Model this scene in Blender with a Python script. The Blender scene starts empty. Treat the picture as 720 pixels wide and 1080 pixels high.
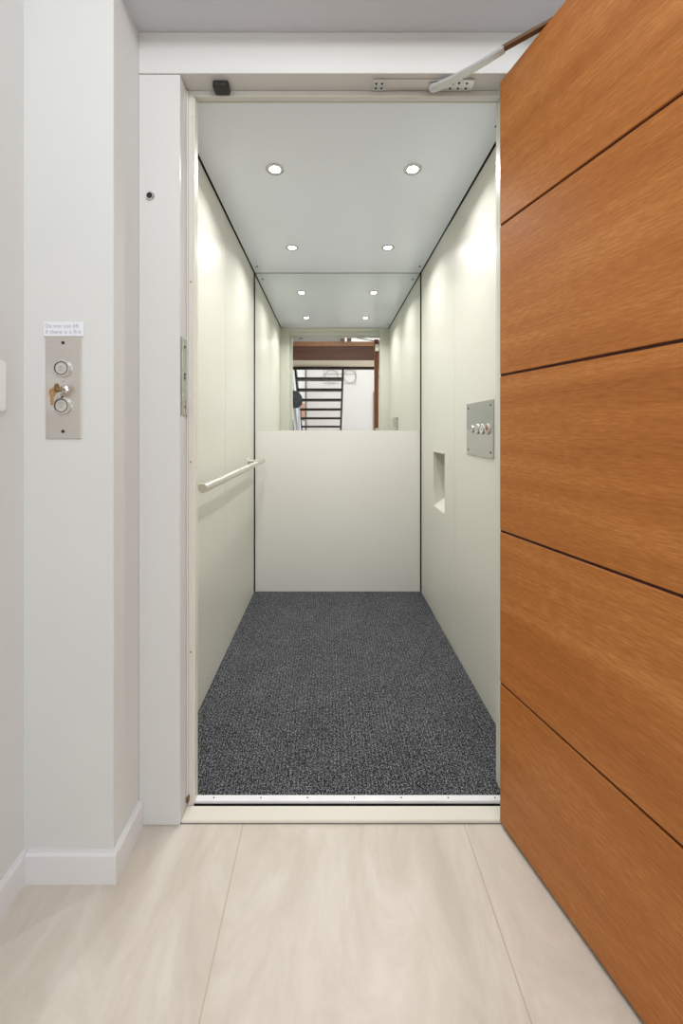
import bpy, math, random
from mathutils import Vector, Matrix
random.seed(4)
R = math.radians
S = bpy.context.scene
C = S.collection

# ------------------------------------------------------------------ camera, light, exposure
EYE = 1.072
cam = bpy.data.cameras.new('camera')
cam.sensor_fit = 'VERTICAL'
cam.sensor_height = 36.0
cam.lens = 417.0 / 1080.0 * 36.0
cam.shift_x = 12.0 / 1080.0
cam.shift_y = -87.0 / 1080.0
cam.clip_start = 0.02
co = bpy.data.objects.new('camera', cam); C.objects.link(co)
co.location = (0, 0, EYE); co.rotation_euler = (R(90), 0, 0)
S.camera = co
S.view_settings.view_transform = 'Standard'
S.view_settings.look = 'None'
S.view_settings.gamma = 1.0
S.view_settings.use_curve_mapping = False
S.view_settings.exposure = 0.0

w = bpy.data.worlds.new('sky'); S.world = w; w.use_nodes = True
w.node_tree.nodes['Background'].inputs['Color'].default_value = (0.93, 0.96, 1.0, 1)
w.node_tree.nodes['Background'].inputs['Strength'].default_value = 1.6

def area(name, loc, rot, sx, sy, power, col=(1, 1, 1)):
    l = bpy.data.lights.new(name, 'AREA'); l.shape = 'RECTANGLE'; l.size = sx; l.size_y = sy
    l.energy = power; l.color = col
    o = bpy.data.objects.new(name, l); C.objects.link(o); o.location = loc; o.rotation_euler = rot
    return o
# daylight lamps at an unseen hall window (right) and skylight, added lobby fill lamps
area('window_daylight', (2.50, -3.2, 1.7), (0, R(90), 0), 2.2, 3.4, 78, (0.94, 0.975, 1.0))
area('skylight_daylight', (0.9, -4.2, 4.90), (0, 0, 0), 2.2, 2.6, 78, (0.95, 0.98, 1.0))
area('lobby_soft_fill', (0.35, -0.25, 2.66), (0, 0, 0), 1.3, 1.0, 13, (0.93, 0.97, 1.0))  # added soft fill lamp under the lobby ceiling, no fitting there
area('lobby_cabin_fill', (0.15, -0.75, 2.60), (R(62), 0, 0), 1.4, 0.3, 14, (0.97, 0.985, 1.0))  # added unseen lamp, tilted to brighten the lower cabin and back panel

# ------------------------------------------------------------------ materials
def srgb(r, g, b):
    f = lambda c: (c / 255 / 12.92) if c / 255 <= 0.04045 else ((c / 255 + 0.055) / 1.055) ** 2.4
    return (f(r), f(g), f(b), 1)
def mat(name, col, rough=0.5, metal=0.0, var=0.03, vscale=3.0, bump=0.0, bscale=60.0, coat=0.0, emit=None, spec=0.5):
    m = bpy.data.materials.new(name); m.use_nodes = True
    nt = m.node_tree; b = nt.nodes['Principled BSDF']
    b.inputs['Roughness'].default_value = rough; b.inputs['Metallic'].default_value = metal
    b.inputs['Coat Weight'].default_value = coat
    b.inputs['Specular IOR Level'].default_value = spec
    tc = nt.nodes.new('ShaderNodeTexCoord')
    n = nt.nodes.new('ShaderNodeTexNoise'); n.inputs['Scale'].default_value = vscale; n.inputs['Detail'].default_value = 3
    nt.links.new(tc.outputs['Object'], n.inputs['Vector'])
    r = nt.nodes.new('ShaderNodeValToRGB')
    r.color_ramp.elements[0].position = 0.3; r.color_ramp.elements[1].position = 0.7
    r.color_ramp.elements[0].color = tuple(c * (1 - var) for c in col[:3]) + (1,)
    r.color_ramp.elements[1].color = tuple(min(1, c * (1 + var)) for c in col[:3]) + (1,)
    nt.links.new(n.outputs['Fac'], r.inputs['Fac']); nt.links.new(r.outputs['Color'], b.inputs['Base Color'])
    if bump:
        n2 = nt.nodes.new('ShaderNodeTexNoise'); n2.inputs['Scale'].default_value = bscale
        nt.links.new(tc.outputs['Object'], n2.inputs['Vector'])
        bp = nt.nodes.new('ShaderNodeBump'); bp.inputs['Strength'].default_value = bump; bp.inputs['Distance'].default_value = 0.002
        nt.links.new(n2.outputs['Fac'], bp.inputs['Height']); nt.links.new(bp.outputs['Normal'], b.inputs['Normal'])
    if emit:
        b.inputs['Emission Color'].default_value = (1, 0.98, 0.95, 1); b.inputs['Emission Strength'].default_value = emit
    return m
M = {}
M['wall'] = mat('painted_plaster', srgb(217, 218, 216), 0.55, var=0.012, bump=0.08, bscale=180)
M['soffit'] = mat('painted_soffit', srgb(212, 215, 221), 0.6, var=0.01)
M['skirting'] = mat('gloss_skirting', srgb(227, 226, 227), 0.3, var=0.01)
M['frame'] = mat('painted_steel_frame', srgb(215, 215, 213), 0.38, var=0.012)
M['stop'] = mat('pale_frame_stop', srgb(216, 215, 209), 0.4, var=0.012)
M['sill'] = mat('sill_paint', srgb(226, 221, 210), 0.4, var=0.02)
M['cabin'] = mat('cabin_panel', srgb(218, 217, 206), 0.36, var=0.012, vscale=1.5, coat=0.0, spec=0.4)
M['cabin_back'] = mat('cabin_back_panel', srgb(226, 225, 218), 0.38, var=0.01, vscale=1.5)
M['cabin_ceiling'] = mat('cabin_ceiling_panel', srgb(232, 238, 248), 0.24, var=0.01, spec=0.6)
M['joint'] = mat('panel_joint', srgb(96, 96, 86), 0.6)
M['black'] = mat('black_gap', srgb(14, 15, 14), 0.7, var=0.0)
M['plastic'] = mat('black_plastic', srgb(18, 18, 16), 0.45)
M['alu'] = mat('aluminium_strip', srgb(240, 241, 243), 0.35, metal=0.1, var=0.04, vscale=20)
M['chrome'] = mat('chrome', srgb(215, 215, 215), 0.12, metal=1.0)
M['satin'] = mat('satin_rail', srgb(214, 211, 200), 0.3, metal=0.9)
M['armmetal'] = mat('arm_metal', srgb(205, 208, 208), 0.3, metal=0.6)
M['brown_tint'] = mat('brown_tint_bar', srgb(112, 84, 62), 0.35, metal=0.3)  # brown stands for the timber door mirrored in the closer arm
M['screw'] = mat('dark_screw', srgb(60, 56, 50), 0.5, metal=0.6)
M['button'] = mat('button_face', srgb(205, 203, 196), 0.4, metal=0.3)
M['mark'] = mat('engraved_mark', srgb(140, 138, 132), 0.6)
M['markd'] = mat('dark_ring', srgb(45, 43, 42), 0.5)
M['red'] = mat('red_button_face', srgb(170, 120, 105), 0.4)
M['label'] = mat('white_label', srgb(233, 234, 240), 0.35, var=0.005)
M['print'] = mat('grey_print', srgb(176, 176, 182), 0.6)
M['brass'] = mat('key_brass', srgb(196, 158, 112), 0.35, metal=0.7)
M['brassd'] = mat('aged_brass', srgb(122, 98, 52), 0.4, metal=0.7)
M['switch'] = mat('white_switch', srgb(238, 237, 235), 0.3, var=0.003)
M['dwood'] = mat('dark_stair_timber', srgb(58, 40, 36), 0.4, var=0.2, vscale=9)
M['lwood'] = mat('oak_nosing', srgb(176, 122, 80), 0.4, var=0.15, vscale=9)
M['postwood'] = mat('post_timber', srgb(150, 118, 100), 0.5, var=0.1)
M['hallwall'] = mat('hall_paint', srgb(222, 218, 216), 0.6, var=0.01)
M['cream'] = mat('cream_soffit', srgb(232, 220, 200), 0.6, var=0.01)
M['felt'] = mat('grey_felt', srgb(78, 80, 84), 0.9, var=0.2, vscale=20)
M['navy'] = mat('navy_cloth', srgb(42, 46, 86), 0.85)
M['whitecloth'] = mat('white_cloth', srgb(225, 228, 240), 0.85)
M['wire'] = mat('grey_wire', srgb(176, 170, 164), 0.5, metal=0.2)
M['poster'] = mat('orange_print', srgb(196, 140, 112), 0.6, var=0.2, vscale=4)
M['tape'] = mat('rust_spot', srgb(120, 82, 46), 0.7, var=0.3, vscale=80)
M['lens'] = mat('lamp_lens', (1, 1, 1, 1), 0.3, emit=25)
M['lampring'] = mat('lamp_ring', srgb(205, 205, 202), 0.25, metal=0.5)
M['glass'] = mat('window_glass', (0.95, 0.97, 1, 1), 0.02)
M['glass'].node_tree.nodes['Principled BSDF'].inputs['Transmission Weight'].default_value = 1.0

def mirror_mat():
    m = bpy.data.materials.new('mirror_silver'); m.use_nodes = True
    b = m.node_tree.nodes['Principled BSDF']
    b.inputs['Metallic'].default_value = 1; b.inputs['Roughness'].default_value = 0.0
    b.inputs['Base Color'].default_value = (0.90, 0.93, 0.895, 1)
    return m
M['mirror'] = mirror_mat()

def brushed_mat():
    m = bpy.data.materials.new('brushed_steel'); m.use_nodes = True
    nt = m.node_tree; b = nt.nodes['Principled BSDF']
    b.inputs['Metallic'].default_value = 0.75; b.inputs['Roughness'].default_value = 0.28
    tc = nt.nodes.new('ShaderNodeTexCoord'); mp = nt.nodes.new('ShaderNodeMapping')
    mp.inputs['Scale'].default_value = (4, 4, 500)
    n = nt.nodes.new('ShaderNodeTexNoise'); n.inputs['Scale'].default_value = 3
    nt.links.new(tc.outputs['Object'], mp.inputs['Vector']); nt.links.new(mp.outputs['Vector'], n.inputs['Vector'])
    r = nt.nodes.new('ShaderNodeValToRGB')
    r.color_ramp.elements[0].color = srgb(206, 202, 197); r.color_ramp.elements[1].color = srgb(222, 218, 213)
    nt.links.new(n.outputs['Fac'], r.inputs['Fac']); nt.links.new(r.outputs['Color'], b.inputs['Base Color'])
    return m
M['steel'] = brushed_mat()
M['steel_panel'] = brushed_mat()
_b = M['steel_panel'].node_tree.nodes['Principled BSDF']; _b.inputs['Metallic'].default_value = 1.0; _b.inputs['Roughness'].default_value = 0.17
for _e, _c in zip(M['steel_panel'].node_tree.nodes['Color Ramp'].color_ramp.elements, (srgb(182, 182, 178), srgb(198, 198, 194))): _e.color = _c

def wood_mat(name, dark, mid, light, along=(0.9, 14, 14), dull=0.42):
    m = bpy.data.materials.new(name); m.use_nodes = True
    nt = m.node_tree; b = nt.nodes['Principled BSDF']; N = nt.nodes.new; L = nt.links.new
    tc = N('ShaderNodeTexCoord')
    def noise(scale, s, det=6, rough=0.6, dist=0.0):
        mp = N('ShaderNodeMapping'); mp.inputs['Scale'].default_value = scale
        n = N('ShaderNodeTexNoise'); n.inputs['Scale'].default_value = s; n.inputs['Detail'].default_value = det
        n.inputs['Roughness'].default_value = rough; n.inputs['Distortion'].default_value = dist
        L(tc.outputs['Object'], mp.inputs['Vector']); L(mp.outputs['Vector'], n.inputs['Vector'])
        return n
    broad = noise(along, 1.0, 3, 0.5, 0.4)
    fine = noise((along[0] * 6, along[1] * 14, along[2] * 14), 1.0, 4, 0.7, 0.2)
    fleck = noise((along[0] * 40, 260, 260), 1.0, 2, 0.6)
    mx = N('ShaderNodeMix'); mx.data_type = 'FLOAT'; mx.inputs[0].default_value = 0.36
    L(broad.outputs['Fac'], mx.inputs[2]); L(fine.outputs['Fac'], mx.inputs[3])
    mx2 = N('ShaderNodeMix'); mx2.data_type = 'FLOAT'; mx2.inputs[0].default_value = 0.38
    L(mx.outputs[0], mx2.inputs[2]); L(fleck.outputs['Fac'], mx2.inputs[3])
    r = N('ShaderNodeValToRGB'); e = r.color_ramp.elements
    e[0].position = 0.30; e[0].color = dark; e[1].position = 0.70; e[1].color = light
    k = e.new(0.5); k.color = mid
    L(mx2.outputs[0], r.inputs['Fac']); L(r.outputs['Color'], b.inputs['Base Color'])
    b.inputs['Roughness'].default_value = dull; b.inputs['Specular IOR Level'].default_value = 0.3
    bp = N('ShaderNodeBump'); bp.inputs['Strength'].default_value = 0.12; bp.inputs['Distance'].default_value = 0.001
    L(fleck.outputs['Fac'], bp.inputs['Height']); L(bp.outputs['Normal'], b.inputs['Normal'])
    return m
M['wood'] = wood_mat('oiled_door_veneer', srgb(154, 88, 36), srgb(184, 114, 54), srgb(212, 146, 82))
M['groove'] = mat('groove_wood', srgb(70, 32, 18), 0.7, var=0.1)
M['fascia'] = wood_mat('walnut_fascia', srgb(84, 54, 42), srgb(104, 70, 54), srgb(122, 84, 66))

def carpet_mat():
    m = bpy.data.materials.new('ribbed_carpet'); m.use_nodes = True
    nt = m.node_tree; b = nt.nodes['Principled BSDF']; N = nt.nodes.new; L = nt.links.new
    tc = N('ShaderNodeTexCoord')
    sep = N('ShaderNodeSeparateXYZ'); L(tc.outputs['Object'], sep.inputs[0])
    ml = N('ShaderNodeMath'); ml.operation = 'MULTIPLY'; ml.inputs[1].default_value = 2 * math.pi / 0.0125
    L(sep.outputs['X'], ml.inputs[0])
    sn = N('ShaderNodeMath'); sn.operation = 'SINE'; L(ml.outputs[0], sn.inputs[0])
    n = N('ShaderNodeTexNoise'); n.inputs['Scale'].default_value = 290; n.inputs['Detail'].default_value = 2; n.inputs['Roughness'].default_value = 0.7
    mp = N('ShaderNodeMapping'); mp.inputs['Scale'].default_value = (1, 0.75, 1)
    L(tc.outputs['Object'], mp.inputs['Vector']); L(mp.outputs['Vector'], n.inputs['Vector'])
    n3 = N('ShaderNodeTexNoise'); n3.inputs['Scale'].default_value = 6; L(tc.outputs['Object'], n3.inputs['Vector'])
    a = N('ShaderNodeMath'); a.operation = 'MULTIPLY_ADD'; a.inputs[1].default_value = 0.020; L(sn.outputs[0], a.inputs[0]); L(n.outputs['Fac'], a.inputs[2])
    a2 = N('ShaderNodeMath'); a2.operation = 'MULTIPLY_ADD'; a2.inputs[1].default_value = 0.04; L(n3.outputs['Fac'], a2.inputs[0]); L(a.outputs[0], a2.inputs[2])
    r = N('ShaderNodeValToRGB'); e = r.color_ramp.elements
    e[0].position = 0.41; e[0].color = srgb(20, 21, 24); e[1].position = 0.70; e[1].color = srgb(160, 161, 165)
    k = e.new(0.53); k.color = srgb(68, 69, 73)
    L(a2.outputs[0], r.inputs['Fac']); L(r.outputs['Color'], b.inputs['Base Color'])
    b.inputs['Roughness'].default_value = 0.95; b.inputs['Specular IOR Level'].default_value = 0.1
    bp = N('ShaderNodeBump'); bp.inputs['Strength'].default_value = 0.6; bp.inputs['Distance'].default_value = 0.004
    L(n.outputs['Fac'], bp.inputs['Height']); L(bp.outputs['Normal'], b.inputs['Normal'])
    return m
M['carpet'] = carpet_mat()

JX = [-2.0365 + 0.6 * k for k in range(9)]          # joints fall on x = -0.2365 and 0.3635
def tile_mat():
    m = bpy.data.materials.new('cream_stone_tile'); m.use_nodes = True
    nt = m.node_tree; b = nt.nodes['Principled BSDF']; N = nt.nodes.new; L = nt.links.new
    tc = N('ShaderNodeTexCoord')
    sep = N('ShaderNodeSeparateXYZ'); L(tc.outputs['Object'], sep.inputs[0])
    def joint(out, period, offset, width):
        s = N('ShaderNodeMath'); s.operation = 'SUBTRACT'; s.inputs[1].default_value = offset; L(sep.outputs[out], s.inputs[0])
        p = N('ShaderNodeMath'); p.operation = 'PINGPONG'; p.inputs[1].default_value = period / 2; L(s.outputs[0], p.inputs[0])
        c = N('ShaderNodeMath'); c.operation = 'LESS_THAN'; c.inputs[1].default_value = width / 2; L(p.outputs[0], c.inputs[0])
        return c
    jx = joint('X', 0.6, -0.2365, 0.003); jy = joint('Y', 1.2, 0.20, 0.003)
    mxj = N('ShaderNodeMath'); mxj.operation = 'MAXIMUM'; L(jx.outputs[0], mxj.inputs[0]); L(jy.outputs[0], mxj.inputs[1])
    mp = N('ShaderNodeMapping'); mp.inputs['Rotation'].default_value = (0, 0, R(-32)); mp.inputs['Scale'].default_value = (3.6, 1.5, 1)
    n = N('ShaderNodeTexNoise'); n.inputs['Scale'].default_value = 1.9; n.inputs['Detail'].default_value = 9; n.inputs['Roughness'].default_value = 0.66; n.inputs['Distortion'].default_value = 0.7
    L(tc.outputs['Object'], mp.inputs['Vector']); L(mp.outputs['Vector'], n.inputs['Vector'])
    r = N('ShaderNodeValToRGB'); e = r.color_ramp.elements
    e[0].position = 0.32; e[0].color = srgb(196, 186, 173); e[1].position = 0.68; e[1].color = srgb(221, 214, 204)
    k = e.new(0.52); k.color = srgb(210, 201, 189)
    L(n.outputs['Fac'], r.inputs['Fac'])
    # thin pale veins
    v = N('ShaderNodeTexNoise'); v.inputs['Scale'].default_value = 2.3; v.inputs['Detail'].default_value = 4; v.inputs['Distortion'].default_value = 1.2
    L(mp.outputs['Vector'], v.inputs['Vector'])
    vr = N('ShaderNodeValToRGB'); q = vr.color_ramp.elements
    q[0].position = 0.492; q[0].color = (0, 0, 0, 1); q[1].position = 0.508; q[1].color = (0, 0, 0, 1)
    kk = q.new(0.5); kk.color = (0.06, 0.06, 0.06, 1)
    L(v.outputs['Fac'], vr.inputs['Fac'])
    m1 = N('ShaderNodeMix'); m1.data_type = 'RGBA'; L(vr.outputs['Color'], m1.inputs[0]); L(r.outputs['Color'], m1.inputs[6]); m1.inputs[7].default_value = srgb(238, 234, 228)
    m2 = N('ShaderNodeMix'); m2.data_type = 'RGBA'; L(mxj.outputs[0], m2.inputs[0]); L(m1.outputs[2], m2.inputs[6]); m2.inputs[7].default_value = srgb(190, 172, 152)
    L(m2.outputs[2], b.inputs['Base Color'])
    b.inputs['Roughness'].default_value = 0.33
    return m
M['tile'] = tile_mat()

# ------------------------------------------------------------------ mesh helpers
class MB:
    def __init__(s): s.v = []; s.f = []; s.mi = []; s.cur = 0
    def add(s, vs, fs):
        n = len(s.v); s.v += [tuple(p) for p in vs]; s.f += [tuple(n + i for i in f) for f in fs]; s.mi += [s.cur] * len(fs)
        return s
    def box(s, x0, x1, y0, y1, z0, z1):
        return s.add([(x0, y0, z0), (x1, y0, z0), (x1, y1, z0), (x0, y1, z0), (x0, y0, z1), (x1, y0, z1), (x1, y1, z1), (x0, y1, z1)],
                     [(0, 3, 2, 1), (4, 5, 6, 7), (0, 1, 5, 4), (1, 2, 6, 5), (2, 3, 7, 6), (3, 0, 4, 7)])
    def bbox(s, x0, x1, y0, y1, z0, z1, b=0.002):
        # box with chamfered vertical and horizontal edges
        v = []
        for (ix, iy, iz) in [(a, c, d) for a in (0, 1) for c in (0, 1) for d in (0, 1)]:
            X = (x0, x1)[ix]; Y = (y0, y1)[iy]; Z = (z0, z1)[iz]
            sx = b if ix == 0 else -b; sy = b if iy == 0 else -b; sz = b if iz == 0 else -b
            v += [(X, Y + sy, Z + sz), (X + sx, Y, Z + sz), (X + sx, Y + sy, Z)]
        import bmesh
        bm = bmesh.new()
        for p in v: bm.verts.new(p)
        r = bmesh.ops.convex_hull(bm, input=bm.verts)
        bmesh.ops.dissolve_limit(bm, angle_limit=0.01, verts=bm.verts, edges=bm.edges)
        bm.verts.index_update()
        vs = [tuple(q.co) for q in bm.verts]; fs = [tuple(q.index for q in f.verts) for f in bm.faces]
        bm.free()
        return s.add(vs, fs)
    def prism(s, poly, axis, a0, a1):
        # poly: 2-D points; axis: extrusion axis index; the 2-D points fill the other two axes in order
        def P(p, a):
            q = list(p); q.insert(axis, a); return tuple(q)
        n = len(poly)
        vs = [P(p, a0) for p in poly] + [P(p, a1) for p in poly]
        fs = [tuple(range(n))[::-1], tuple(range(n, 2 * n))] + [(i, (i + 1) % n, n + (i + 1) % n, n + i) for i in range(n)]
        return s.add(vs, fs)
    def lathe(s, prof, c, d, n=32):
        # prof: (radius, height along d); closed ends where radius 0
        d = Vector(d).normalized(); c = Vector(c)
        u = d.orthogonal().normalized(); w_ = d.cross(u)
        vs = []; fs = []; rings = []
        for (r, h) in prof:
            if r < 1e-7: rings.append([len(vs)]); vs.append(c + d * h)
            else:
                rings.append(list(range(len(vs), len(vs) + n)))
                vs += [c + d * h + (u * math.cos(2 * math.pi * k / n) + w_ * math.sin(2 * math.pi * k / n)) * r for k in range(n)]
        for a, b in zip(rings, rings[1:]):
            for k in range(n):
                k2 = (k + 1) % n
                if len(a) == 1 and len(b) == 1: break
                if len(a) == 1: fs.append((a[0], b[k], b[k2]))
                elif len(b) == 1: fs.append((a[k], b[0], a[k2]))
                else: fs.append((a[k], b[k], b[k2], a[k2]))
        return s.add(vs, fs)
    def cyl(s, a, b, r, n=28, bev=0.0):
        a = Vector(a); b = Vector(b); h = (b - a).length
        if bev: return s.lathe([(0, 0), (r - bev, 0), (r, bev), (r, h - bev), (r - bev, h), (0, h)], a, b - a, n)
        return s.lathe([(0, 0), (r, 0), (r, h), (0, h)], a, b - a, n)
    def tube(s, pts, r, n=10, closed=False):
        pts = [Vector(p) for p in pts]; m = len(pts); rings = []; vs = []; fs = []
        ref = None
        for i, p in enumerate(pts):
            if closed: t = pts[(i + 1) % m] - pts[i - 1]
            else: t = pts[min(i + 1, m - 1)] - pts[max(i - 1, 0)]
            t.normalize()
            if ref is None: ref = t.orthogonal().normalized()
            u = (ref - t * ref.dot(t)).normalized(); ref = u; q = t.cross(u)
            rr = r[i] if isinstance(r, (list, tuple)) else r
            vs += [p + (u * math.cos(2 * math.pi * k / n) + q * math.sin(2 * math.pi * k / n)) * rr for k in range(n)]
        for i in range(m if closed else m - 1):
            j = (i + 1) % m
            for k in range(n): fs.append((i * n + k, i * n + (k + 1) % n, j * n + (k + 1) % n, j * n + k))
        if not closed: fs += [tuple(range(n))[::-1], tuple((m - 1) * n + k for k in range(n))]
        return s.add(vs, fs)
    def build(s, name, mats, parent=None, loc=(0, 0, 0), smooth=False):
        me = bpy.data.meshes.new(name); me.from_pydata(s.v, [], s.f)
        for m in (mats if isinstance(mats, (list, tuple)) else [mats]): me.materials.append(M[m])
        for p, i in zip(me.polygons, s.mi): p.material_index = i; p.use_smooth = smooth
        me.validate(); me.update()
        import bmesh
        bm = bmesh.new(); bm.from_mesh(me); bmesh.ops.recalc_face_normals(bm, faces=bm.faces)
        if smooth:
            for e in bm.edges:
                if len(e.link_faces) == 2 and e.calc_face_angle(0) > R(35): e.smooth = False
        bm.to_mesh(me); bm.free()
        o = bpy.data.objects.new(name, me); C.objects.link(o); o.location = loc
        if parent: o.parent = parent
        return o
def tag(o, label, cat, group=None):
    o['label'] = label; o['category'] = cat
    if group: o['group'] = group
    return o
def thing(name, label, cat, loc=(0, 0, 0), rz=0, group=None):
    o = bpy.data.objects.new(name, None); C.objects.link(o); o.location = loc; o.rotation_euler = (0, 0, rz)
    o.empty_display_size = 0.05
    return tag(o, label, cat, group)
def struct(o):
    o['kind'] = 'structure'; return o
def text(name, body, size, loc, rot, m, parent, extrude=0.0002, align='CENTER'):
    cu = bpy.data.curves.new(name, 'FONT'); cu.body = body; cu.size = size; cu.align_x = align; cu.align_y = 'CENTER'
    cu.extrude = extrude; cu.materials.append(M[m])
    cu.space_character = 1.08
    tmp = bpy.data.objects.new(name + '_curve', cu); C.objects.link(tmp)
    bpy.context.view_layer.update()
    me = bpy.data.meshes.new_from_object(tmp.evaluated_get(bpy.context.evaluated_depsgraph_get()))
    bpy.data.objects.remove(tmp); me.name = name
    if not me.materials: me.materials.append(M[m])
    o = bpy.data.objects.new(name, me); C.objects.link(o); o.location = loc; o.rotation_euler = rot; o.parent = parent
    return o

# ------------------------------------------------------------------ the setting: lobby
XL = -0.73; XR = 2.6; YB = -6.3; YF = 1.067
CX0, CX1 = -0.499, 0.598       # cabin side walls
CY0, CY1 = 1.165, 2.60         # cabin front return (outer) and back
CH = EYE + 1.0287              # cabin ceiling
struct(MB().box(XL - 0.12, XR + 0.12, YB - 0.12, 1.074, -0.06, 0.0).build('floor', 'tile'))
struct(MB().box(XL - 0.12, XL, YB, 1.3, 0.0, 5.0).build('wall_left', 'wall'))
struct(MB().box(XL, -0.516, 0.943, 1.3, 0.0, 2.72).build('wall_front_left', 'wall'))
struct(MB().box(-0.516, XR, 0.943, 1.3, EYE + 1.072, 2.72).build('wall_front_above', ['soffit']))
struct(MB().box(0.64, XR, 1.067, 1.3, 0.0, EYE + 1.072).build('wall_front_right', 'wall'))
# skirting
bp = [(0.0, 0.0), (0.012, 0.0), (0.012, 0.066), (0.009, 0.072), (0.0, 0.072)]
struct(MB().prism([(XL + a, b) for a, b in bp], 1, YB, 0.943).build('baseboard_left', 'skirting'))
b_ = MB()
b_.prism([(0.943 - a, b) for a, b in bp], 0, XL + 0.012, -0.516 + 0.012)
b_.prism([(-0.516 + a, b) for a, b in bp], 1, 0.943, 1.066)
struct(b_.build('baseboard_front', 'skirting'))
# lobby ceiling, hall ceiling with its skylight
struct(MB().box(XL - 0.12, XR + 0.12, -1.30, 1.3, 2.72, 2.80).build('ceiling', 'soffit'))
c = MB()
c.box(XL - 0.12, XR + 0.12, YB - 0.12, -5.6, 5.0, 5.1); c.box(XL - 0.12, XR + 0.12, -2.8, -1.3, 5.0, 5.1)
c.box(XL - 0.12, -0.25, -5.6, -2.8, 5.0, 5.1); c.box(2.1, XR + 0.12, -5.6, -2.8, 5.0, 5.1)
struct(c.build('ceiling_hall', 'hallwall'))
struct(MB().box(XL - 0.12, XR + 0.12, -1.3, -1.2, 2.80, 5.0).build('wall_hall_front', 'hallwall'))
struct(MB().box(XL - 0.12, XR + 0.12, YB - 0.12, YB, 0, 5.0).build('wall_back', 'hallwall'))
# right wall with a tall window opening
c = MB()
c.box(XR, XR + 0.12, YB, -4.9, 0, 5.0); c.box(XR, XR + 0.12, -1.5, 1.3, 0, 5.0)
c.box(XR, XR + 0.12, -4.9, -1.5, 0, 0.6); c.box(XR, XR + 0.12, -4.9, -1.5, 2.8, 5.0)
struct(c.build('wall_right', 'hallwall'))
wn = MB()
for (y0, y1, z0, z1) in [(-4.9, -4.84, 0.6, 2.8), (-1.56, -1.5, 0.6, 2.8), (-3.23, -3.17, 0.6, 2.8), (-4.9, -1.5, 0.6, 0.66), (-4.9, -1.5, 2.74, 2.8)]:
    wn.box(XR + 0.02, XR + 0.08, y0, y1, z0, z1)
wn_o = struct(wn.build('window_1', 'frame'))
MB().box(XR + 0.045, XR + 0.052, -4.84, -1.56, 0.66, 2.74).build('pane', 'glass', wn_o)

# ------------------------------------------------------------------ landing door frame
HB = EYE + 0.96
jamb = struct(MB().bbox(-0.516, -0.405, YF, 1.12, 0.004, HB - 0.001, 0.0015).build('trim_1', 'frame'))
struct(MB().bbox(-0.516, 0.64, YF - 0.001, 1.16, HB + 0.0006, EYE + 1.0715, 0.0012).build('trim_2', 'frame'))
struct(MB().bbox(0.515, 0.64, 1.075, 1.16, 0.0, HB, 0.0012).build('trim_3', 'frame'))
# rebate stop behind the door leaf: left post and head
st = MB().bbox(-0.50, -0.388, 1.12, 1.1495, 0.0, HB, 0.001)
st.bbox(-0.388, 0.515, 1.12, 1.129, EYE + 0.944, HB, 0.001)
st.bbox(-0.4045, -0.4005, 1.112, 1.12, 0.02, HB - 0.004, 0.0008)
stop = struct(st.build('trim_4', 'stop'))
struct(MB().box(-0.390, -0.3845, 1.124, 1.1495, 0.012, EYE + 0.944).build('trim_5', 'sill'))
for z in (EYE + 0.892, EYE + 0.418, EYE - 0.092, EYE - 0.63):
    o = MB().lathe([(0, -0.001), (0.003, -0.001), (0.003, 0.002), (0.001, 0.003), (0, 0.003)], (-0.394, 1.1205, z), (0, -1, 0), 14).build('bumper', 'brass' if abs(z - EYE - 0.892) > 0.1 else 'label', stop, smooth=True)
# worn spots at the foot of the frame
MB().bbox(-0.4035, -0.3975, 1.108, 1.1195, 0.022, 0.040, 0.002).build('foot_bracket', 'tape', stop)
# strike plate on the jamb reveal
sp = MB().bbox(-0.4052, -0.4015, 1.069, 1.1115, EYE + 0.04, EYE + 0.252, 0.001).build('strike_plate', 'steel_panel', jamb)
k = MB()
for z, r in ((EYE + 0.228, 0.004), (EYE + 0.152, 0.0045), (EYE + 0.142, 0.0045), (EYE + 0.062, 0.003)):
    k.cyl((-0.4025, 1.094, z), (-0.4009, 1.094, z), r, 14)
k.build('screw', 'screw', sp)
MB().bbox(-0.4015, -0.3975, 1.096, 1.103, EYE + 0.04, EYE + 0.08, 0.001).build('latch_lip', 'satin', sp)
# landing sill
struct(MB().bbox(-0.405, 0.53, 1.0745, 1.117, 0.0, 0.010, 0.002).build('trim_6', 'sill'))
struct(MB().box(-0.50, 0.60, 1.117, 1.17, -0.05, -0.012).build('floor_shaft_gap', 'black'))

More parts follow.
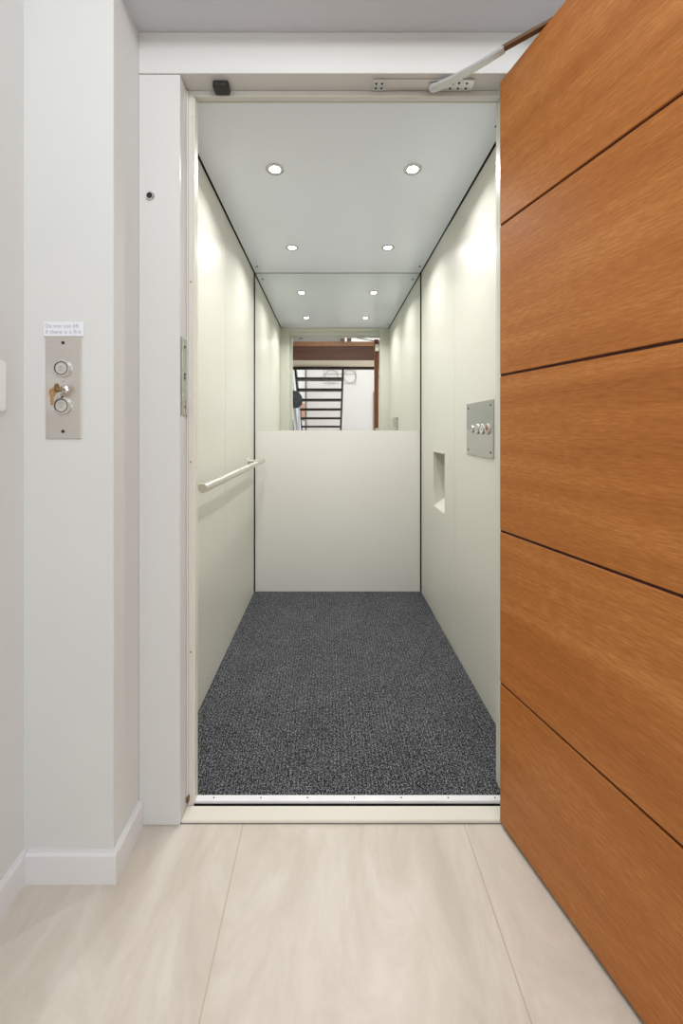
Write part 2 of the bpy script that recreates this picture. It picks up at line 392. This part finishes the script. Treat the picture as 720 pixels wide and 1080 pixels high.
# ------------------------------------------------------------------ lift cabin shell
fz = 0.004
def side_wall(name, x, sgn, niche=None):
    # two panels with a fine vertical joint at y = 1.89; sgn = outward direction
    c = MB(); xo = x + sgn * 0.02
    xs = sorted((x, xo))
    y0, y1 = CY0 + 0.0, 2.588
    segs = [(y0, 1.8885), (1.8915, y1)]
    for i, (a, b) in enumerate(segs):
        if niche and i == 1:
            (n0, n1, z0, z1) = niche
            c.box(xs[0], xs[1], a, n0, fz, CH - 0.003); c.box(xs[0], xs[1], n1, b, fz, CH - 0.003)
            c.box(xs[0], xs[1], n0, n1, fz, z0); c.box(xs[0], xs[1], n0, n1, z1, CH - 0.003)
        else:
            c.box(xs[0], xs[1], a, b, fz, CH - 0.003)
    c.cur = 1
    bx = sorted((x + sgn * 0.0203, x + sgn * 0.03))
    if not niche: c.box(bx[0], bx[1], y0, 2.62, 0, CH + 0.02)
    else:
        c.box(bx[0], bx[1], y0, niche[0] - 0.03, 0, CH + 0.02); c.box(bx[0], bx[1], niche[1] + 0.03, 2.62, 0, CH + 0.02)
    # joint filler, slightly recessed, in a darker grey
    c.cur = 2
    jx = sorted((x + sgn * 0.0025, x + sgn * 0.012))
    c.box(jx[0], jx[1], 1.8889, 1.8911, fz, CH - 0.003)
    return struct(c.build(name, ['cabin', 'black', 'joint']))
side_wall('wall_cabin_left', CX0, -1)
NZ0, NZ1, NY0, NY1 = EYE - 0.449, EYE - 0.118, 2.06, 2.29
wr = side_wall('wall_cabin_right', CX1, 1, (NY0, NY1, NZ0, NZ1))
# niche liner (open box with a sloping floor), with a slim raised lip
n = MB(); xb = CX1 + 0.11; t = 0.004
n.box(xb, xb + t, NY0, NY1, NZ0, NZ1)                                 # back
n.box(CX1 + 0.0205, xb, NY1, NY1 + t, NZ0, NZ1); n.box(CX1 + 0.0205, xb, NY0 - t, NY0, NZ0, NZ1)
n.box(CX1 + 0.0205, xb, NY0, NY1, NZ1, NZ1 + t)
n.prism([(CX1 + 0.001, NZ0), (xb, NZ0), (xb, NZ0 + 0.085), (CX1 + 0.001, NZ0 + 0.010)], 1, NY0, NY1)
niche = n.build('niche', 'cabin', wr)
l = MB(); e = 0.010
for (a0, a1, z0, z1) in [(NY0, NY1, NZ1 - e, NZ1), (NY0, NY1, NZ0, NZ0 + e), (NY1 - 0.003, NY1, NZ0, NZ1), (NY0, NY0 + 0.003, NZ0, NZ1)]:
    l.box(CX1 - 0.001, CX1 + 0.003, a0, a1, z0, z1)
l.build('lip', 'sill', niche)
# back lower panel, black backing, ceiling
back = struct(MB().bbox(CX0 + 0.006, CX1 - 0.006, CY1, CY1 + 0.018, 0.006, EYE - 0.006, 0.001).build('wall_cabin_back', 'cabin_back'))
struct(MB().box(CX0 - 0.04, CX1 + 0.04, CY1 + 0.022, CY1 + 0.03, 0, CH + 0.03).build('wall_cabin_backing', 'black'))
cl = struct(MB().box(CX0 + 0.0075, CX1 - 0.0075, CY0, CY1 - 0.004, CH, CH + 0.012).build('ceiling_cabin', 'cabin_ceiling'))
struct(MB().box(CX0 - 0.04, CX1 + 0.04, CY0, CY1 + 0.03, CH + 0.02, CH + 0.03).build('ceiling_cabin_backing', 'black'))
for x in (CX0 + 0.038, CX1 - 0.032):
    for y in (1.34, 2.495):
        MB().lathe([(0, -0.001), (0.0075, -0.001), (0.0075, 0.0015), (0.005, 0.003), (0, 0.003)], (x, y, CH), (0, 0, -1), 16).build('screw', 'screw', cl, smooth=True)
# front returns and head of the cabin
struct(MB().bbox(CX0 - 0.02, -0.41, CY0, 1.20, fz, CH - 0.002, 0.001).build('wall_cabin_front_left', 'cabin'))
struct(MB().bbox(0.503, CX1 + 0.02, CY0, 1.20, fz, CH - 0.002, 0.001).build('wall_cabin_front_right', 'cabin'))
struct(MB().bbox(-0.41, 0.503, CY0, 1.20, EYE + 0.998, CH - 0.002, 0.001).build('wall_cabin_front_above', 'cabin'))
struct(MB().box(CX0 - 0.03, CX1 + 0.03, 1.13, CY1 + 0.02, -0.03, 0.001).build('floor_cabin', 'black'))
# door strip: dark seal round the shaft between frame and cabin
struct(MB().box(-0.53, -0.515, 1.12, 1.165, 0, CH).build('wall_shaft_left', 'stop'))
struct(MB().box(-0.499, 0.60, 1.16, 1.1649, HB, 2.2).build('wall_shaft_above', 'stop'))

# carpet and its front strip
tag(MB().box(CX0 + 0.001, CX1 - 0.001, 1.150, CY1 - 0.002, 0.001, 0.0075).build('carpet', 'carpet'),
    'dark charcoal ribbed carpet covering the lift cabin floor', 'carpet')
ts = thing('threshold_strip', 'thin bright aluminium strip edging the front of the charcoal carpet', 'threshold strip', (0.05, 1.14, 0.001))
MB().bbox(-0.445, 0.50, -0.0095, 0.0095, 0, 0.0095, 0.0015).build('strip', 'alu', ts)
for i in range(7):
    MB().lathe([(0, -0.001), (0.0022, -0.001), (0.0022, 0.0004), (0, 0.0006)], (-0.385 + i * 0.135, 0.0, 0.0095), (0, 0, 1), 12).build('screw', 'screw', ts)

# mirror
tag(MB().box(CX0 + 0.006, CX1 - 0.006, CY1, CY1 + 0.006, EYE - 0.0055, CH - 0.002).build('mirror', 'mirror'),
    'wide frameless mirror covering the upper half of the lift back wall', 'mirror')

# ------------------------------------------------------------------ lift downlights
def downlight(loc, label, power):
    t = thing('downlight', label, 'ceiling light', loc, 0, 'downlights in the lift ceiling')
    MB().lathe([(0.020, 0.0), (0.022, 0.003), (0.034, 0.004), (0.036, 0.002), (0.036, -0.001), (0.030, -0.001)], (0, 0, 0), (0, 0, -1), 40).build('trim_ring', 'lampring', t, smooth=True)
    MB().lathe([(0, 0.0015), (0.021, 0.0015), (0.021, 0.0), (0, 0.0)], (0, 0, 0), (0, 0, -1), 32).build('lens', 'lens', t)
    li = bpy.data.lights.new('lamp', 'AREA'); li.shape = 'DISK'; li.size = 0.038; li.energy = power; li.color = (1.0, 0.985, 0.96); li.spread = R(145)
    o = bpy.data.objects.new('lamp', li); C.objects.link(o); o.parent = t; o.location = (0, 0, -0.0045)
    return t
PW = 3.25
downlight((-0.218, 1.562, CH), 'downlight in the lift ceiling near the doorway, on the handrail side', PW)
downlight((0.326, 1.562, CH), 'downlight in the lift ceiling near the doorway, on the button panel side', PW)
downlight((-0.214, 2.235, CH), 'downlight in the lift ceiling close to the mirror, on the handrail side', PW)
downlight((0.327, 2.235, CH), 'downlight in the lift ceiling close to the mirror, on the button panel side', PW)

# ------------------------------------------------------------------ handrail
hz = EYE - 0.194; hx = -0.418
h = thing('handrail', 'round satin metal handrail on brackets along the lift wall', 'handrail', (CX0, 1.9, hz))
rx = hx - CX0
MB().cyl((rx, -0.598, 0), (rx, 0.568, 0), 0.0148, 40).build('rail', 'satin', h, smooth=True)
for y, s in ((-0.598, -1), (0.568, 1)):
    MB().lathe([(0.0148, 0), (0.0150, 0.003), (0.0135, 0.0045), (0, 0.005)], (rx, y, 0), (0, s, 0), 40).build('end_cap', 'satin', h, smooth=True)
for y in (-0.535, 0.52):
    b = MB().lathe([(0, 0.0), (0.022, 0.0), (0.022, 0.006), (0.020, 0.008), (0, 0.008)], (0, y, 0), (1, 0, 0), 32)
    b.cyl((0.006, y, 0), (rx - 0.004, y, 0), 0.010, 24)
    b.build('bracket', 'satin', h, smooth=True)

# ------------------------------------------------------------------ cabin control panel
p = thing('control_panel', 'brushed steel button panel with a row of round buttons on the lift wall', 'control panel', (CX1, 1.58, EYE + 0.002))
MB().bbox(-0.005, 0.0, -0.14, 0.14, -0.109, 0.109, 0.0012).build('plate', 'steel_panel', p)
for y in (-0.118, 0.118):
    for z in (-0.088, 0.088):
        MB().lathe([(0, 0), (0.0042, 0), (0.0042, 0.001), (0, 0.0018)], (-0.005, y, z), (-1, 0, 0), 14).build('screw', 'screw', p)
for i, (y, r) in enumerate(((0.066, 0.015), (0.012, 0.0215), (-0.040, 0.0215), (-0.094, 0.0215))):
    b = MB().lathe([(r * 0.7, 0.002), (r * 0.74, 0.0055), (r * 0.88, 0.0055), (r, 0.003), (r, -0.001)], (-0.005, y, 0), (-1, 0, 0), 32).build('button' if i else 'key_switch', 'lampring', p, smooth=True)
    MB().lathe([(0, 0.0040), (r * 0.74, 0.0040), (r * 0.74, 0.0)], (-0.005, y, 0), (-1, 0, 0), 28).build('button_face', 'red' if i == 3 else 'button', b)
    if i == 0:
        MB().box(-0.0098, -0.0088, y - 0.0013, y + 0.0013, -0.006, 0.006).build('key_slot', 'markd', b)
    elif i == 3:
        mk = MB().tube([(-0.0092, y + 0.006 * math.cos(a_), 0.006 * math.sin(a_) + 0.001) for a_ in [k_ * math.pi / 8 for k_ in range(9)]], 0.0009, 6)
        mk.box(-0.0096, -0.0088, y - 0.008, y + 0.008, -0.0022, -0.0006)
        mk.build('mark', 'markd', b)
    else:
        q = -1 if i == 1 else 1
        mk = MB().prism([(y - 0.006, -0.003 * q), (y + 0.006, -0.003 * q), (y, 0.006 * q)], 0, -0.0096, -0.0088)
        mk.build('mark', 'mark', b)

# ------------------------------------------------------------------ landing call panel
PX, PY = -0.634, 0.943
p = thing('call_panel', 'tall brushed steel call plate with two round buttons on the white wall', 'call panel', (PX, PY, EYE + 0.10))
MB().bbox(-0.0423, 0.0423, -0.004, 0.0, -0.1215, 0.1215, 0.001).build('plate', 'steel', p)
for z in (0.106, -0.1045):
    MB().lathe([(0, 0), (0.004, 0), (0.004, 0.0008), (0.0015, 0.0014), (0, 0.0012)], (0, -0.004, z), (0, -1, 0), 16).build('screw', 'screw', p)
for z, up in ((0.0447, 1), (-0.0435, -1)):
    b = MB().lathe([(0.0150, 0.001), (0.0158, 0.0075), (0.0185, 0.0075), (0.0215, 0.004), (0.0215, -0.001)], (0, -0.004, z), (0, -1, 0), 40).build('button', 'lampring', p, smooth=True)
    MB().lathe([(0.0150, 0.0030), (0.0160, 0.0080), (0.0150, 0.0081), (0.0140, 0.0076), (0.0140, 0.003)], (0, -0.004, z), (0, -1, 0), 40).build('ring', 'markd', b, smooth=True)
    MB().lathe([(0, 0.0072), (0.0143, 0.0068), (0.0146, 0.0)], (0, -0.004, z), (0, -1, 0), 36).build('button_face', 'button', b)
    mk = MB()
    for dz in (0.0045, 0.0015):
        mk.tube([(-0.0045, -0.0113, z + up * (dz - 0.003)), (0, -0.0113, z + up * (dz + 0.0005)), (0.0045, -0.0113, z + up * (dz - 0.003))], 0.0004, 6)
    mk.box(-0.0055, 0.0055, -0.01165, -0.0111, z - up * 0.0058 - 0.0005, z - up * 0.0058 + 0.0005)
    mk.build('mark', 'mark', b)
ks = MB().lathe([(0, 0.011), (0.0055, 0.011), (0.0065, 0.010), (0.008, 0.004), (0.0105, 0.002), (0.0105, -0.001)], (0.002, -0.004, -0.005), (0, -1, 0), 28).build('key_switch', 'chrome', p, smooth=True)
MB().box(0.0012, 0.0028, -0.0156, -0.0148, -0.0085, -0.0015).build('key_slot', 'markd', ks)
mk = MB().tube([(-0.0035, -0.0043, 0.0155), (0.0, -0.0043, 0.0120), (0.0035, -0.0043, 0.0160)], 0.0005, 6)
mk.build('mark', 'mark', p)
MB().lathe([(0, 0), (0.0026, 0), (0.0026, 0.0008), (0, 0.001)], (0.003, -0.0115, -0.0235), (0, -1, 0), 12).build('indicator_dot', 'markd', p)
# keys
kt = thing('key', 'dark brass key turned in the switch of the steel call plate', 'key', (PX + 0.002, PY - 0.014, EYE + 0.095))
kb = MB().box(-0.0009, 0.0009, -0.011, 0.004, -0.0035, 0.0035)
kb.build('blade', 'brassd', kt)
# bow: a disc with a hole, plane containing the key axis
def bow(r0, r1, th, c):
    m_ = MB(); n_ = 28; vs = []; fs = []
    for s_ in (-1, 1):
        for r in (r0, r1):
            vs += [(c[0] + s_ * th / 2, c[1] + r * math.cos(2 * math.pi * i / n_), c[2] + r * 1.1 * math.sin(2 * math.pi * i / n_)) for i in range(n_)]
    for i in range(n_):
        j = (i + 1) % n_
        fs += [(i, j, n_ + j, n_ + i), (2 * n_ + i, 3 * n_ + i, 3 * n_ + j, 2 * n_ + j), (i, 2 * n_ + i, 2 * n_ + j, j), (n_ + i, n_ + j, 3 * n_ + j, 3 * n_ + i)]
    return m_.add(vs, fs)
b = bow(0.0022, 0.0098, 0.0024, (0, 0, 0)); o = b.build('bow', 'brassd', kt, (0.0, -0.014, 0.001), smooth=True); o.rotation_euler = (0, 0, R(8))
kt2 = thing('key', 'pale brass key hanging from the split ring beside the lower call button', 'key', (PX - 0.009, PY - 0.027, EYE + 0.0955))
b2 = bow(0.003, 0.0095, 0.0022, (0, 0, 0)).build('bow', 'brass', kt2, (0.0, 0, -0.010), smooth=True); b2.rotation_euler = (0, 0, R(75))
bl = MB().prism([(-0.0042, -0.016), (0.0042, -0.016), (0.0042, -0.034), (0.001, -0.040), (-0.002, -0.037), (-0.0015, -0.033), (-0.004, -0.030), (-0.0025, -0.026), (-0.0042, -0.022)], 1, -0.001, 0.001).build('blade', 'brass', kt2)
bl.rotation_euler = (0, R(4), R(-12))
rg = [(PX - 0.003 + 0.006 * math.cos(a_), PY - 0.0285 + 0.002 * math.sin(a_), EYE + 0.0935 + 0.0060 * math.sin(a_)) for a_ in [k_ * math.pi / 12 for k_ in range(24)]]
tag(MB().tube([(q[0] - rg[0][0], q[1] - rg[0][1], q[2] - rg[0][2]) for q in rg], 0.0008, 8, closed=True).build('key_ring', 'brass', None, rg[0], smooth=True),
    'small split ring joining the two keys at the steel call plate', 'key ring')
# notice
nt_ = thing('notice_label', 'small white two line fire notice fixed just over the steel call plate', 'label', (-0.6332, PY, EYE + 0.2385))
MB().bbox(-0.0475, 0.0475, -0.0045, 0.0, -0.017, 0.017, 0.0008).build('plate', 'label', nt_)
text('lettering', 'Do not use lift', 0.0125, (-0.003, -0.0048, 0.0070), (R(90), 0, 0), 'print', nt_)
text('lettering', 'if there is a fire', 0.0125, (0.0, -0.0048, -0.0068), (R(90), 0, 0), 'print', nt_)

# light switch on the left wall (only its far edge is in the picture)
sw = thing('light_switch', 'white rounded light switch plate on the left-hand white wall', 'switch', (XL, 0.84, EYE + 0.097))
def rrect(hy, hz_, r, n_=6):
    pts = []
    for (cy, cz, a0) in ((hy - r, hz_ - r, 0), (-hy + r, hz_ - r, 90), (-hy + r, -hz_ + r, 180), (hy - r, -hz_ + r, 270)):
        for k_ in range(n_ + 1):
            a_ = R(a0 + 90 * k_ / n_); pts.append((cy + r * math.cos(a_), cz + r * math.sin(a_)))
    return pts
MB().prism(rrect(0.043, 0.056, 0.010), 0, 0.0, 0.007).build('plate', 'switch', sw)
MB().prism(rrect(0.008, 0.015, 0.002), 0, 0.007, 0.011).build('rocker', 'switch', sw)

# emergency release lock on the jamb
el = thing('release_lock', 'small round chrome lock with a black centre on the white door jamb', 'lock', (-0.486, YF, EYE + 0.63))
MB().lathe([(0.0072, 0.001), (0.008, 0.004), (0.0105, 0.0042), (0.0125, 0.002), (0.0128, -0.0005)], (0, 0, 0), (0, -1, 0), 36).build('ring', 'chrome', el, smooth=True)
MB().lathe([(0, 0.0015), (0.0076, 0.0015), (0.0076, -0.0003)], (0, 0, 0), (0, -1, 0), 28).build('barrel', 'plastic', el)

# black door contact under the frame head
dc = thing('door_contact', 'small black plastic box on the underside of the door frame head', 'sensor', (-0.302, 1.0985, HB))
MB().bbox(-0.0215, 0.0215, -0.013, 0.018, -0.018, 0.0, 0.003).build('housing', 'plastic', dc)
MB().bbox(-0.014, -0.004, -0.0136, -0.012, -0.012, -0.006, 0.0005).build('lens', 'markd', dc)

# ------------------------------------------------------------------ the timber door
HX, HY = 0.459, 1.070
DA = R(15.5)
DW, DT, DZ0, DZ1 = 0.88, 0.046, 0.012, 2.012
door = bpy.data.objects.new('door_1', None); C.objects.link(door)
door.location = (HX, HY, 0); door.rotation_euler = (0, 0, R(-90) + DA)       # local +x runs along the leaf, +y to the back face
door['kind'] = 'structure'
door['label'] = 'open orange-brown timber door with five wide horizontal boards'
gr = [0.387, 0.798, 1.218, 1.623]; gw = 0.0033
c = MB()
edges = [DZ0] + gr + [DZ1]
for i in range(5):
    z0 = edges[i] + (gw if i else 0); z1 = edges[i + 1] - (gw if i < 4 else 0)
    c.bbox(0, DW, 0.0, DT, z0, z1, 0.0012)
c.cur = 1
c.box(0.0006, DW - 0.0006, 0.005, DT - 0.005, DZ0 + 0.001, DZ1 - 0.001)
leaf = c.build('leaf', ['wood', 'groove'], door)
MB().box(0.01, DW - 0.01, 0.010, 0.028, DZ0 - 0.010, DZ0 + 0.001).build('drop_seal', 'plastic', door)
MB().bbox(-0.002, 0.0005, 0.004, DT - 0.004, DZ0, DZ1, 0.0005).build('edge_strip', 'fascia', door)
for z in (1.925, 1.05, 0.16):
    hg = MB().cyl((-0.006, DT + 0.006, z - 0.035), (-0.006, DT + 0.006, z + 0.035), 0.006, 18)
    hg.box(-0.0045, -0.002, 0.012, DT + 0.004, z - 0.035, z + 0.035)
    hg.build('hinge', 'satin', door, smooth=True)

# concealed closer: plates in the frame head, arm to the top of the door
cz = HB
dc = thing('door_closer', 'steel door closer arm linking the frame head to the top of the timber door', 'door closer', (0.2875, 1.098, cz))
rl = MB().bbox(-0.168, 0.10, -0.016, 0.018, -0.003, 0.0, 0.0008).build('track', 'steel', dc)
for (x0, x1, holes) in ((-0.170, -0.132, [(-0.160, -0.006), (-0.160, 0.008), (-0.144, -0.006), (-0.144, 0.008)]),
                        (-0.012, 0.110, [(0.036, -0.001), (0.048, 0.009), (0.052, -0.006), (0.068, -0.008), (0.070, 0.009), (0.090, -0.007), (0.092, 0.009), (0.022, 0.006)])):
    pl = MB().bbox(x0, x1, -0.017, 0.019, -0.005, -0.0025, 0.0006).build('plate', 'armmetal', dc)
    hh = MB()
    for (x, y) in holes: hh.cyl((x, y, -0.0058), (x, y, -0.0045), 0.0032, 12)
    hh.build('screw', 'screw', pl)
MB().lathe([(0, -0.001), (0.0125, -0.001), (0.0125, 0.006), (0.010, 0.009), (0.0055, 0.0095), (0.0055, 0.011), (0, 0.011)], (0, 0, -0.008), (0, 0, -1), 28).build('pivot', 'armmetal', dc, smooth=True)
ex, ey = 0.262, -0.203                       # where the arm meets the door top
L_ = math.hypot(ex, ey); ux, uy = ex / L_, ey / L_; nx, ny = -uy, ux
def bar(t0, t1, w0, w1, z0, z1, bow_=0.0, n_=10):
    m_ = MB(); vs = []; fs = []
    for i in range(n_ + 1):
        t = t0 + (t1 - t0) * i / n_; w_ = (w0 + (w1 - w0) * i / n_) / 2
        off = bow_ * math.sin(math.pi * i / n_)
        px, py = ux * t + nx * off, uy * t + ny * off
        vs += [(px - nx * w_, py - ny * w_, z0), (px + nx * w_, py + ny * w_, z0), (px + nx * w_, py + ny * w_, z1), (px - nx * w_, py - ny * w_, z1)]
        if i: a = (i - 1) * 4; b = i * 4; fs += [(a + k_, a + (k_ + 1) % 4, b + (k_ + 1) % 4, b + k_) for k_ in range(4)]
    fs += [(3, 2, 1, 0), tuple(n_ * 4 + k_ for k_ in range(4))]
    return m_.add(vs, fs)
bar(0.0, 0.185, 0.024, 0.017, -0.0165, -0.0095, 0.006).build('arm', 'armmetal', dc)
bar(0.180, L_, 0.014, 0.014, -0.0135, -0.0055).build('slide_arm', 'brown_tint', dc)  # reflection of the timber put into the bar's colour
MB().lathe([(0, -0.001), (0.008, -0.001), (0.008, 0.016), (0, 0.016)], (ex, ey, -0.003), (0, 0, -1), 20).build('slider_pin', 'armmetal', dc, smooth=True)

# ------------------------------------------------------------------ stair hall seen in the mirror (behind the camera)
VY = lambda d: 5.2 - d          # mirror distance -> real y
gy0, gy1 = VY(6.6), VY(7.3)
gz0, gz1 = EYE + 1.155, EYE + 1.456
g = MB().box(XL, XR, gy1, gy0, gz0, gz1)
gal = struct(g.build('gallery_floor', 'cream'))
MB().box(XL, XR, gy0, gy0 + 0.022, gz0 - 0.001, gz1 - 0.070).build('fascia', 'fascia', gal)
MB().box(XL, XR, gy0 - 0.02, gy0 + 0.034, gz1 - 0.070, gz1 + 0.004).build('nosing', 'lwood', gal)
tr = MB().box(XL, XR, gy1 - 0.06, gy1 + 0.02, gz0 - 0.045, gz0 + 0.0)
struct(tr.build('trim_7', 'dwood'))
# balustrade over the nosing
bs = thing('balustrade', 'timber posts and rails with a white infill panel along the upper gallery', 'balustrade', (0.2, gy0 - 0.02, gz1 + 0.004))
MB().box(-0.90, -0.012, -0.02, 0.0, 0.0, 0.9).build('infill_panel', 'hallwall', bs)
for x in (0.010, 0.118): MB().box(x - 0.036, x + 0.036, -0.035, 0.03, 0.0, 1.0).build('post', 'postwood', bs)
for z in (0.075, 0.20, 0.34, 0.48, 0.62, 0.76): MB().box(0.153, 1.9, -0.02, 0.01, z, z + 0.045).build('rail', 'postwood', bs)
MB().box(-0.90, 1.9, -0.04, 0.03, 1.0, 1.05).build('handrail', 'lwood', bs)

# staircase
NT = 12; rise = 0.1725
top_d, run = 7.15, 0.262
st_ = thing('staircase', 'open dark timber staircase rising to the gallery, reflected in the lift mirror', 'staircase', (-0.205, VY(top_d), 0.0))
topz = EYE + 0.945
for i in range(12):
    z = topz - i * rise
    if z < 0.1: break
    y = -run * i
    MB().bbox(-0.42, 0.42, y - 0.25, y, z - 0.042, z, 0.003).build('tread', 'dwood', st_)
for sx in (-0.455, 0.425):
    # sloping plate whose top ends under the gallery trim and foot stands on the floor
    k_ = rise / run
    yt = 0.0 + (gz0 - 0.045 - topz) / k_
    yt = min(yt, (gy1 - 0.06) - VY(top_d) + 0.10)
    zt = gz0 - 0.046
    yb = -(topz / k_)
    poly = [(yt, zt), (yt - 0.28, zt), (yb - 0.20, 0.0), (yb + 0.09, 0.0)]
    MB().prism(poly, 0, sx, sx + 0.035).build('stringer', 'dwood', st_)

# wire wall art on the far wall
s_f = 417 / 11.5
fx = lambda px: (px - 348) / s_f
fzv = lambda py: EYE + (453 - py) / s_f
wa = thing('wire_wall_art', 'thin grey wire squares and rings on the far white wall beyond the stairs', 'wall art', (fx(358), YB, fzv(397)))
for (a, b) in ((-16.5, -2.0), (3.5, 17.0)):
    x0, x1 = a / s_f, b / s_f; z0, z1 = -7.5 / s_f, 7.0 / s_f
    MB().tube([(x0, 0.02, z0), (x1, 0.02, z0), (x1, 0.02, z1), (x0, 0.02, z1)], 0.007, 6, closed=True).build('frame', 'wire', wa)
    cx, r = (x0 + x1) / 2 + 0.02, 6.6 / s_f
    MB().tube([(cx + r * math.cos(q * math.pi / 16), 0.026, r * math.sin(q * math.pi / 16)) for q in range(32)], 0.008, 6, closed=True).build('ring', 'wire', wa, smooth=True)
MB().box(-0.47, 0.48, 0.0, 0.015, 0.06, 0.075).build('mount', 'wire', wa)
# orange print low on the far wall, small pale frame above
po = thing('framed_print', 'orange and brown framed print on the left wall past the staircase', 'picture', (XL, VY(10.6), fzv(436)))
MB().box(0.004, 0.012, -0.55, 0.62, -0.20, 0.20).build('print', 'poster', po)
fr = MB()
for q in ((-0.58, -0.55, -0.23, 0.23), (0.62, 0.65, -0.23, 0.23), (-0.58, 0.65, -0.23, -0.20), (-0.58, 0.65, 0.20, 0.23)): fr.box(0.0, 0.018, q[0], q[1], q[2], q[3])
fr.build('frame', 'postwood', po)
# added dark stripe drawing the line of the far wall corner
tag(MB().tube([(0, 0, 0), (0, 0, 3.0)], 0.012, 8).build('corner_stripe', 'brown_tint', None, (XL + 0.035, YB + 0.03, 0.0)), 'thin dark vertical pipe added along the far wall corner behind the staircase', 'stripe')

# hat on a long peg of the left wall, cloths under it
hk = thing('wide_brim_hat', 'dark grey hat hanging from a wall peg beside the staircase', 'hat', (-0.635, VY(7.0), EYE + 0.53), 0)
ax_ = (0.50, 0.86, 0.14)
MB().lathe([(0, 0.10), (0.045, 0.098), (0.070, 0.085), (0.080, 0.02), (0.088, 0.006), (0.135, 0.002), (0.160, 0.010), (0.158, 0.004), (0.085, -0.002), (0.0, 0.0)], (0.0, 0, 0), ax_, 36).build('felt', 'felt', hk, smooth=True)
MB().lathe([(0.0815, 0.018), (0.0845, 0.018), (0.087, 0.008), (0.0845, 0.008)], (0.0, 0, 0), ax_, 36).build('band', 'plastic', hk, smooth=True)
def cloth(name, loc, w_, hgt, m, label, cat, ph):
    b = MB(); nx_, nz_ = 14, 12; vs = []; fs = []
    for s_ in (0, 1):
        for j in range(nz_ + 1):
            t = j / nz_
            for i in range(nx_ + 1):
                u = i / nx_ - 0.5
                ww = w_ * (0.35 + 0.65 * min(1, t * 2.2))
                vs.append((0.012 + s_ * (0.02 + 0.03 * t) + 0.012 * math.sin(i * 1.7 + ph) * t * s_, u * ww, -hgt * t + 0.02 * math.sin(i * 0.9 + ph) * (t > 0.99)))
    n1 = (nx_ + 1) * (nz_ + 1); q = nx_ + 1
    for j in range(nz_):
        for i in range(nx_):
            a = j * q + i; fs += [(a, a + 1, a + q + 1, a + q), (n1 + a, n1 + a + q, n1 + a + q + 1, n1 + a + 1)]
    for j in range(nz_):
        a = j * q; fs.append((a, a + q, n1 + a + q, n1 + a)); a += nx_; fs.append((a, n1 + a, n1 + a + q, a + q))
    for i in range(nx_):
        fs.append((i, n1 + i, n1 + i + 1, i + 1)); a = nz_ * q + i; fs.append((a, a + 1, n1 + a + 1, n1 + a))
    b.add(vs, fs)
    return tag(b.build(name, m, None, loc, smooth=True), label, cat)
cloth('hanging_jacket', (XL + 0.05, VY(6.95), EYE + 0.17), 0.10, 0.80, 'navy', 'navy jacket hanging low on the wall under the grey hat', 'jacket', 0.3)
cloth('hanging_towel', (XL + 0.115, VY(7.55), EYE + 0.42), 0.22, 0.95, 'whitecloth', 'white cloth hanging by the wall next to the navy jacket', 'cloth', 1.1)
hr = thing('hook_rail', 'pale wall rail with pegs behind the hanging hat and cloths', 'hook rail', (XL, VY(7.35), EYE + 0.70))
MB().bbox(0.0, 0.012, -0.40, 0.40, -0.03, 0.03, 0.002).build('board', 'whitecloth', hr)
for y, l in ((-0.30, 0.05), (0.0, 0.05), (0.20, 0.05)): MB().tube([(0.01, y, 0.01), (l, y, -0.005), (l + 0.01, y, 0.02)], 0.005, 8).build('hook', 'chrome', hr)
# far door on the back wall, right
d2 = bpy.data.objects.new('door_2', None); C.objects.link(d2); d2.location = (fx(393.6), YB, 0); d2['kind'] = 'structure'
MB().bbox(0.06, 0.88, 0.005, 0.045, 0.005, 2.10, 0.003).build('leaf', 'hallwall', d2)
fr = MB().box(0.0, 0.06, 0.0, 0.055, 0.0, 2.16); fr.box(0.88, 0.94, 0.0, 0.055, 0.0, 2.16); fr.box(0.06, 0.88, 0.0, 0.055, 2.10, 2.16)
fr.build('door_frame', 'postwood', d2)
hd = MB().cyl((0.11, 0.045, 1.05), (0.11, 0.095, 1.05), 0.012, 16); hd.cyl((0.11, 0.09, 1.05), (0.23, 0.09, 1.05), 0.009, 16)
hd.build('door_handle', 'plastic', d2, smooth=True)
